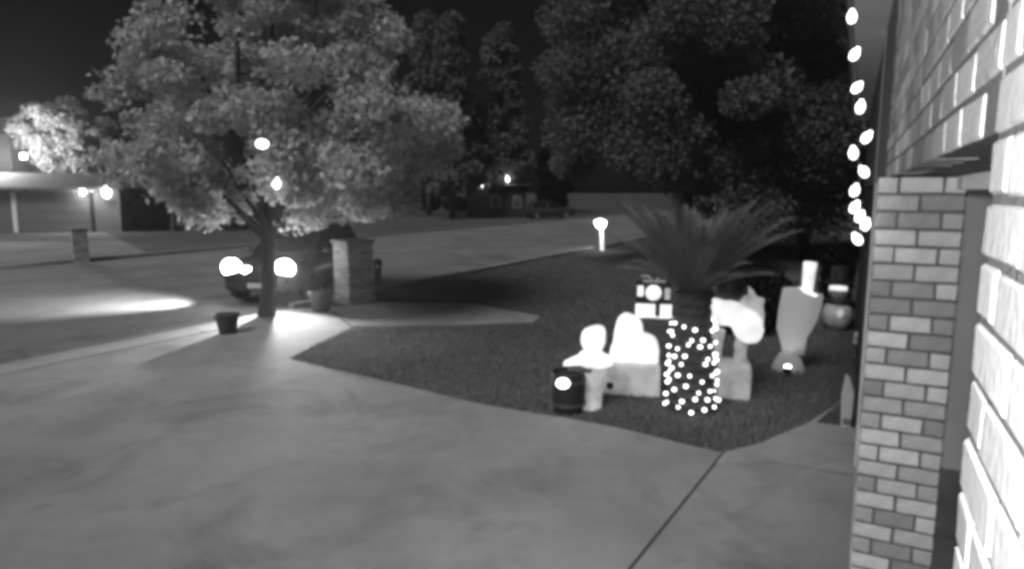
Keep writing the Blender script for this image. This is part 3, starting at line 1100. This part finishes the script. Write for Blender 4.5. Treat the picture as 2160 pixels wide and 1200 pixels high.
def frond_mesh(L, el, bendk, seed):
    rr = random.Random(seed)
    pts_ = []
    n_ = 14
    x = z = 0.0
    e = el
    for i in range(n_ + 1):
        pts_.append(Vector((x, 0, z)))
        x += math.cos(e) * L / n_
        z += math.sin(e) * L / n_
        e -= bendk / n_
    b = MB().tube(pts_, [.014 * (1 - .8 * i / n_) for i in range(n_ + 1)], 5)
    vs, fs = [], []
    m_ = 44
    for i in range(3, m_):
        f_ = i / m_ * n_
        k_ = min(int(f_), n_ - 1)
        q = pts_[k_].lerp(pts_[k_ + 1], f_ - k_)
        dirv = (pts_[k_ + 1] - pts_[k_]).normalized()
        up = Vector((-dirv.z, 0, dirv.x))
        ll = .23 * math.sin(math.pi * min(1, .12 + i / m_ * .88)) ** .7 * (1 if i < m_ - 4 else .7)
        for sy in (-1, 1):
            tip = q + dirv * ll * .62 + Vector((0, sy, 0)) * ll * .72 + up * ll * .30 + Vector((rr.gauss(0, .008), rr.gauss(0, .008), rr.gauss(0, .008)))
            o = len(vs)
            vs += [q - dirv * .011, q + dirv * .011, tip]
            fs.append((o, o + 1, o + 2))
    b.add(vs, fs)
    return b.mesh('frond', 'frond')


FM = [frond_mesh(L, R(el), R(bn), i) for i, (L, el, bn) in enumerate(((.78, 84, 22), (1.02, 74, 24), (1.22, 66, 24), (1.32, 59, 24), (1.18, 51, 30), (.85, 38, 42)))]
for i in range(50):
    k = (0, 1, 2, 2, 3, 3, 4, 4, 5)[i % 9]
    a = i * 2.39996 + random.uniform(-.2, .2)
    inst('frond', FM[k], palm, (-.03 + .08 * math.cos(a), .08 * math.sin(a), HT - .03), (random.uniform(-.08, .08), 0, a), (random.uniform(.9, 1.08), 1, random.uniform(.82, 1.06)))

pl = thing('string_lights', 'net of small round bulbs wrapped round the sago palm trunk', 'string lights', PB)
sm = MB().ball((0, 0, 0), .017, 8, 6).mesh('bulb', 'bulb', True)
wr = []
nb = 0
turns = 9
for i in range(230):
    f_ = i / 229
    z = .02 + f_ * 1.02
    a = f_ * turns * 2 * math.pi
    r = .245 - .070 * (z / HT) + .030
    wr.append((r * math.cos(a) - .02 * z, r * math.sin(a), z))
    if i % 2 == 0 and random.random() < .85:
        dz = random.uniform(-.045, .045)
        inst('bulb', sm, pl, (r * 1.06 * math.cos(a) - .02 * z, r * 1.06 * math.sin(a), z + dz), (0, 0, 0), (1, 1, 1) if random.random() < .7 else (1.35, 1.35, 1.1))
MB().tube(wr, .004, 4).build('wire', 'wire', pl)

# ================================================================== LAWN DECORATIONS
def fig(name, label, cat, px, py):
    b = G(px, py)
    sc = (b - Vector((0, 0, CAM_H))).length
    t = thing(name, label, cat, b, face_cam(b))
    k = b.xy.length / math.hypot(FPX, px - 1080) * 1.0     # metres in a pixel at that place
    k = b.y / (FPX * math.cos(PITCH) + 0 * py)
    return t, (lambda x, y: ((x - px) * k, (py - y) * k * 1.0)), k


def ground_spot(label, px, py, target, watts, cone=70):
    b = G(px, py)
    t = thing('ground_spotlight', label, 'spotlight', b, face_cam(b), 'small spotlights staked in the lawn')
    MB().tube([(0, 0, -.04), (0, 0, .10)], .010, 6).build('stake', 'dark_plastic', t)
    MB().tube([(0, -.05, .12), (0, .0, .13), (0, .06, .15)], [.045, .05, .055], 10).build('housing', 'dark_plastic', t, smooth=True)
    MB().ball((0, -.0, .165), (.045, .04, .032), 12, 8).build('lens', 'lamp_white', t, smooth=True)
    q = b + Vector((0, 0, .24))
    spot('spotlight_beam', q, target, watts, cone, .6, .03)
    return t


# A: round-headed glowing figure in a cape
t, f, k = fig('glowing_figure', 'glowing white caped figure with round head beside the dark barrel', 'lawn figure', 1246, 858)
out = [(1222, 712), (1225, 696), (1232, 688), (1246, 682), (1262, 679), (1272, 683), (1275, 694), (1275, 710), (1269, 726), (1261, 738), (1250, 742), (1240, 740), (1231, 731)]
MB().prism([f(x, y) for x, y in out], -.11, .11).build('head', 'lit_plastic', t, smooth=True, bevel=0.05, seg=3)
out = [(1184, 764), (1200, 755), (1218, 747), (1224, 738), (1268, 738), (1278, 744), (1294, 748), (1290, 762), (1262, 768), (1236, 767), (1222, 762)]
MB().prism([f(x, y) for x, y in out], -.12, .12).build('cape', 'lit_plastic', t, smooth=True, bevel=0.03, seg=2)
MB().tube([(f(1258, 0)[0], 0, f(0, 764)[1]), (f(1254, 0)[0], 0, f(0, 790)[1]), (f(1246, 0)[0], 0, f(0, 825)[1]), (f(1240, 0)[0], 0, 0)], [22 * k, 22 * k, 24 * k, 30 * k], 16).build('robe', 'lit_plastic_mid', t, smooth=True)
# B: white seated shape on a block
t, f, k = fig('glowing_figure', 'tall glowing white seated figure with one rounded shoulder on a pale block', 'lawn figure', 1330, 826)
out = [(1287, 757), (1283, 741), (1290, 722), (1294, 690), (1299, 668), (1308, 660), (1316, 655), (1330, 659), (1343, 664), (1351, 675), (1353, 688), (1352, 697), (1364, 700), (1376, 705), (1384, 714), (1387, 728), (1386, 757)]
MB().prism([f(x, y) for x, y in out], -.15, .15).build('body', 'lit_plastic', t, smooth=True, bevel=0.06, seg=3)
MB().prism([f(x, y) for x, y in ((1252, 826), (1250, 772), (1262, 762), (1390, 757), (1391, 826))], -.2, .2).build('block', 'lit_plastic_dim', t, smooth=True, bevel=0.03)
# C: figure with dark hat, wing and legs on a block
t, f, k = fig('winged_figure', 'glowing white figure with dark hat and grey wing standing on a pale block', 'lawn figure', 1547, 836)
out = [(1490, 632), (1496, 626), (1508, 624), (1520, 628), (1533, 626), (1546, 630), (1556, 640), (1572, 645), (1588, 655), (1598, 668), (1601, 683), (1597, 700), (1588, 710), (1572, 713), (1555, 707), (1545, 698), (1539, 684), (1534, 677), (1515, 678), (1502, 676), (1493, 662)]
MB().prism([f(x, y) for x, y in out], -.14, .12).build('body', 'lit_plastic', t, smooth=True, bevel=0.05, seg=3)
hat = MB().ball((f(1528, 0)[0], .1, f(0, 604)[1]), (35 * k, .15, 32 * k), 18, 12, .03).build('hat', 'dark_plastic', t, smooth=True)
MB().ball((f(1492, 0)[0], .02, f(0, 578)[1]), (9 * k, 7 * k, 6 * k), 10, 8).build('pompom', 'lit_plastic', hat, smooth=True)
out = [(1566, 597), (1576, 606), (1585, 620), (1601, 624), (1599, 640), (1602, 660), (1601, 686), (1588, 692), (1578, 670), (1562, 648), (1549, 634), (1556, 622), (1567, 616)]
MB().prism([f(x, y) for x, y in out], .13, .19).build('wing', 'lit_plastic_mid', t, smooth=True, bevel=0.015)
for xa_, xb_ in ((1512, 1506), (1562, 1557)):
    MB().tube([(f(xa_, 0)[0], 0, f(0, 690)[1]), (f(xb_, 0)[0], 0, f(0, 725)[1]), (f(xb_, 0)[0], 0, f(0, 760)[1])], [13 * k, 14 * k, 16 * k], 12).build('leg', 'lit_plastic_dim', t, smooth=True)
MB().prism([f(x, y) for x, y in ((1513, 836), (1511, 765), (1518, 757), (1566, 756), (1578, 764), (1582, 780), (1580, 836))], -.16, .16).build('block', 'lit_plastic_dim', t, smooth=True, bevel=0.04, seg=3)
# D: tapered board with white post
t, f, k = fig('tapered_board', 'tall grey board tapering downwards with white post on its top', 'lawn figure', 1662, 784)
out = [(1642, 602), (1668, 600), (1690, 606), (1722, 613), (1720, 640), (1714, 665), (1704, 690), (1696, 705), (1692, 745), (1650, 745), (1642, 715), (1634, 690), (1636, 650)]
MB().prism([f(x, y) for x, y in out], -.05, .05).build('board', 'board_grey', t, smooth=True, bevel=0.02)
MB().tube([(f(1690, 0)[0], 0, f(0, 610)[1]), (f(1691, 0)[0], 0, f(0, 580)[1]), (f(1693, 0)[0], 0, f(0, 546)[1])], [11 * k, 12 * k, 13.5 * k], 16).build('post', 'lit_plastic', t, smooth=True, bevel=0.012)
MB().prism([f(x, y) for x, y in ((1672, 598), (1690, 600), (1712, 614), (1706, 618), (1684, 610))], -.065, -.048).build('trim', 'lit_plastic', t)
MB().lathe([(34 * k, 0), (33 * k, 12 * k), (26 * k, 30 * k), (18 * k, 42 * k)], (0, 0, 0), 20, 1, .6).build('base', 'board_grey', t, smooth=True)
# E: snowman with hat
t, f, k = fig('snowman', 'dim snowman with black hat and lit scarf beside the house corner', 'snowman', 1764, 694)
MB().ball((0, 0, f(0, 662)[1]), (30 * k, 28 * k, 34 * k), 18, 12).build('body', 'snow_white', t, smooth=True)
MB().ball((0, 0, f(0, 610)[1]), (21 * k, 20 * k, 21 * k), 16, 10).build('head', 'snow_white', t, smooth=True)
MB().lathe([(27 * k, f(0, 596)[1]), (27 * k, f(0, 592)[1]), (18 * k, f(0, 591)[1]), (17 * k, f(0, 562)[1]), (15 * k, f(0, 560)[1])], (0, 0, 0), 18).build('hat', 'dark_plastic', t, smooth=True)
MB().tube([(-17 * k, -18 * k, f(0, 604)[1]), (0, -24 * k, f(0, 603)[1]), (14 * k, -19 * k, f(0, 604)[1])], [5 * k, 6 * k, 5 * k], 10).build('face_band', 'lit_plastic', t, smooth=True)
MB().tube([(23 * k * math.cos(a), 22 * k * math.sin(a), f(0, 631)[1]) for a in [2 * math.pi * i / 16 for i in range(17)]], 5 * k, 8).build('scarf', 'dark_plastic', t, smooth=True)
MB().ball((6 * k, -28 * k, f(0, 655)[1]), (7 * k, 4 * k, 10 * k), 10, 8).build('badge', 'lit_plastic_mid', t, smooth=True)
for s_ in (-1, 1):
    MB().tube([(s_ * 24 * k, 0, f(0, 655)[1]), (s_ * 34 * k, -4 * k, f(0, 648)[1]), (s_ * 42 * k, -6 * k, f(0, 632)[1])], [2.2 * k, 2 * k, 1.2 * k], 6).build('arm', 'bark_dark', t)
# F: lighted gift box behind the palm trunk
t, f, k = fig('gift_box', 'lighted gift box with dark ribbon and bow left of the palm trunk', 'gift box', 1378, 666)
w2, hb_ = 38 * k, 74 * k
MB().box((0, 0, hb_ / 2), (2 * w2 - .05, .50, hb_ - .05)).build('box', 'dark_plastic', t)
xs = [(-w2 + .01, -w2 * .02 - .0), (w2 * .28, w2 - .01)]
for xa_, xb_ in ((-w2 + .01, .09 * w2), (.35 * w2, w2 - .01)):
    MB().box(((xa_ + xb_) / 2, -.25, hb_ * .22), (xb_ - xa_, .03, hb_ * .36)).build('panel', 'lit_plastic', t, bevel=0.012)
MB().box((-.72 * w2, -.25, hb_ * .76), (.34 * w2, .03, hb_ * .30)).build('panel', 'lit_plastic', t, bevel=0.03)
MB().ball((-.03 * w2, -.25, hb_ * .72), (.44 * w2, .03, hb_ * .22), 14, 8).build('panel', 'lit_plastic', t, smooth=True)
MB().box((.72 * w2, -.25, hb_ * .70), (.30 * w2, .03, hb_ * .32)).build('panel', 'lit_plastic_mid', t, bevel=0.03)
for sx in (-1, 1):
    MB().tube([(sx * .02, 0, hb_ - .02), (sx * .12, -.02, hb_ + .10), (sx * .24, -.03, hb_ + .09), (sx * .22, -.02, hb_ + .0), (sx * .02, 0, hb_ - .02)], .028, 8).build('bow_loop', 'board_grey', t, smooth=True)
MB().tube([(-w2, -.28, .02), (-.3 * w2, -.3, -.0 + .03), (.5 * w2, -.3, .02), (1.2 * w2, -.28, .02)], .02, 6).build('light_strip', 'lit_plastic', t)
# barrel with spotlight
t, f, k = fig('barrel_planter', 'dark barrel planter at the driveway edge with bright round lamp on its side', 'planter', 1198, 866)
r = 38 * k
MB().lathe([(r * .82, 0), (r * .95, 22 * k), (r, 48 * k), (r * .98, 74 * k), (r * .93, 88 * k), (r * .84, 88 * k), (r * .82, 80 * k)], n=24).build('barrel', 'dark_plastic', t, smooth=True)
for z in (20 * k, 70 * k):
    MB().lathe([(r * .97, z - .02), (r * 1.02, z - .018), (r * 1.03, z + .018), (r * .98, z + .02)], n=24).build('hoop', 'metal_grey', t, smooth=True)
MB().lathe([(.01, 81 * k), (r * .82, 80 * k), (r * .8, 76 * k)], n=20).build('soil', 'soil', t)
MB().ball((-11 * k, -r * 1.0, 72 * k), (14 * k, 5 * k, 11 * k), 14, 8).build('lamp', 'lamp_white', t, smooth=True)
MB().prism([f(x, y) for x, y in ((1196, 781), (1204, 767), (1262, 762), (1270, 778), (1240, 785))], .05, .15).build('lid', 'mid_clay', t, bevel=0.01)

# spotlights in the lawn
ground_spot('small lit spotlight before the left end of the pale block', 1286, 832, G(1300, 815) + Vector((0, 0.3, .5)), 0.9)
ground_spot('small lit spotlight on a dark stake before the seated white figure', 1346, 828, G(1335, 815) + Vector((0, 0.3, .6)), 1.1)
ground_spot('small lit spotlight before the block of the winged figure', 1560, 842, G(1550, 825) + Vector((0, 0.3, .6)), 1.3)
ground_spot('small lit spotlight at the foot of the tapered board', 1660, 800, G(1665, 780) + Vector((0, 0.2, .9)), 2.2, 90)

# dark shrub behind the winged figure
shrub('garden_shrub', 'black rounded shrub behind the winged figure and the tapered board', G(1575, 705), (.85, .5, .62), 5200, .05, 'leaf_black')
for q, r_, lab in ((H(15.0, .20), (.34, .34, .75), 'dark shrub against the house behind the dim snowman'),):
    shrub('wall_shrub', lab, q, r_, 3600, .05, 'leaf_black', 'shrubs along the house')
# pale pointed stake and a small plant by the walkway
t, f, k = fig('pointed_stake', 'pale pointed wooden stake beside the walkway before the house shrubs', 'stake', 1784, 902)
MB().prism([f(x, y) for x, y in ((1774, 904), (1771, 830), (1777, 781), (1786, 790), (1795, 822), (1793, 904))], -.02, .02).build('board', 'board_grey', t, bevel=0.006)
MB().prism([f(x, y) for x, y in ((1778, 892), (1777, 880), (1793, 880), (1792, 892))], -.035, -.019).build('batten', 'siding', t)
t, f, k = fig('potted_flower', 'small pale potted flower low against the house by the pillar', 'potted plant', 1815, 775)
MB().lathe([(.07, 0), (.10, .16), (.11, .17), (.10, .15)], n=16).build('pot', 'mid_clay', t, smooth=True)
MB().tube([(0, 0, .1), (.01, 0, .25), (0, 0, .36)], .010, 6).build('stem', 'frond', t)
for i in range(9):
    a = 2 * math.pi * i / 9
    MB().ball((.07 * math.cos(a), .04 * math.sin(a), .40 + .06 * math.sin(a * 2)), (.05, .03, .06), 8, 6).build('petal', 'snow_white', t, smooth=True)

# ================================================================== ADDED BLOOM VOLUME
hz_m = bpy.data.materials.new('bloom_volume')
hz_m.use_nodes = True
_t = hz_m.node_tree
_t.nodes.remove(_t.nodes['Principled BSDF'])
_v = _t.nodes.new('ShaderNodeVolumePrincipled')
_v.inputs['Color'].default_value = (.9, .9, .9, 1)
_v.inputs['Density'].default_value = 0.0007
_v.inputs['Anisotropy'].default_value = 0.75
_t.links.new(_v.outputs[0], _t.nodes['Material Output'].inputs['Volume'])
hz = MB().slab([(-75, -25), (110, -25), (110, 150), (-75, 150)], -1.5, 26.0).build('bloom_haze', hz_m)  # thin scattering added to imitate lens bloom round the lamps
hz['kind'] = 'stuff'
hz['label'] = 'thin added volume imitating lens bloom over the street and gardens'
hz['category'] = 'bloom_haze'
scene.cycles.volume_bounces = 0
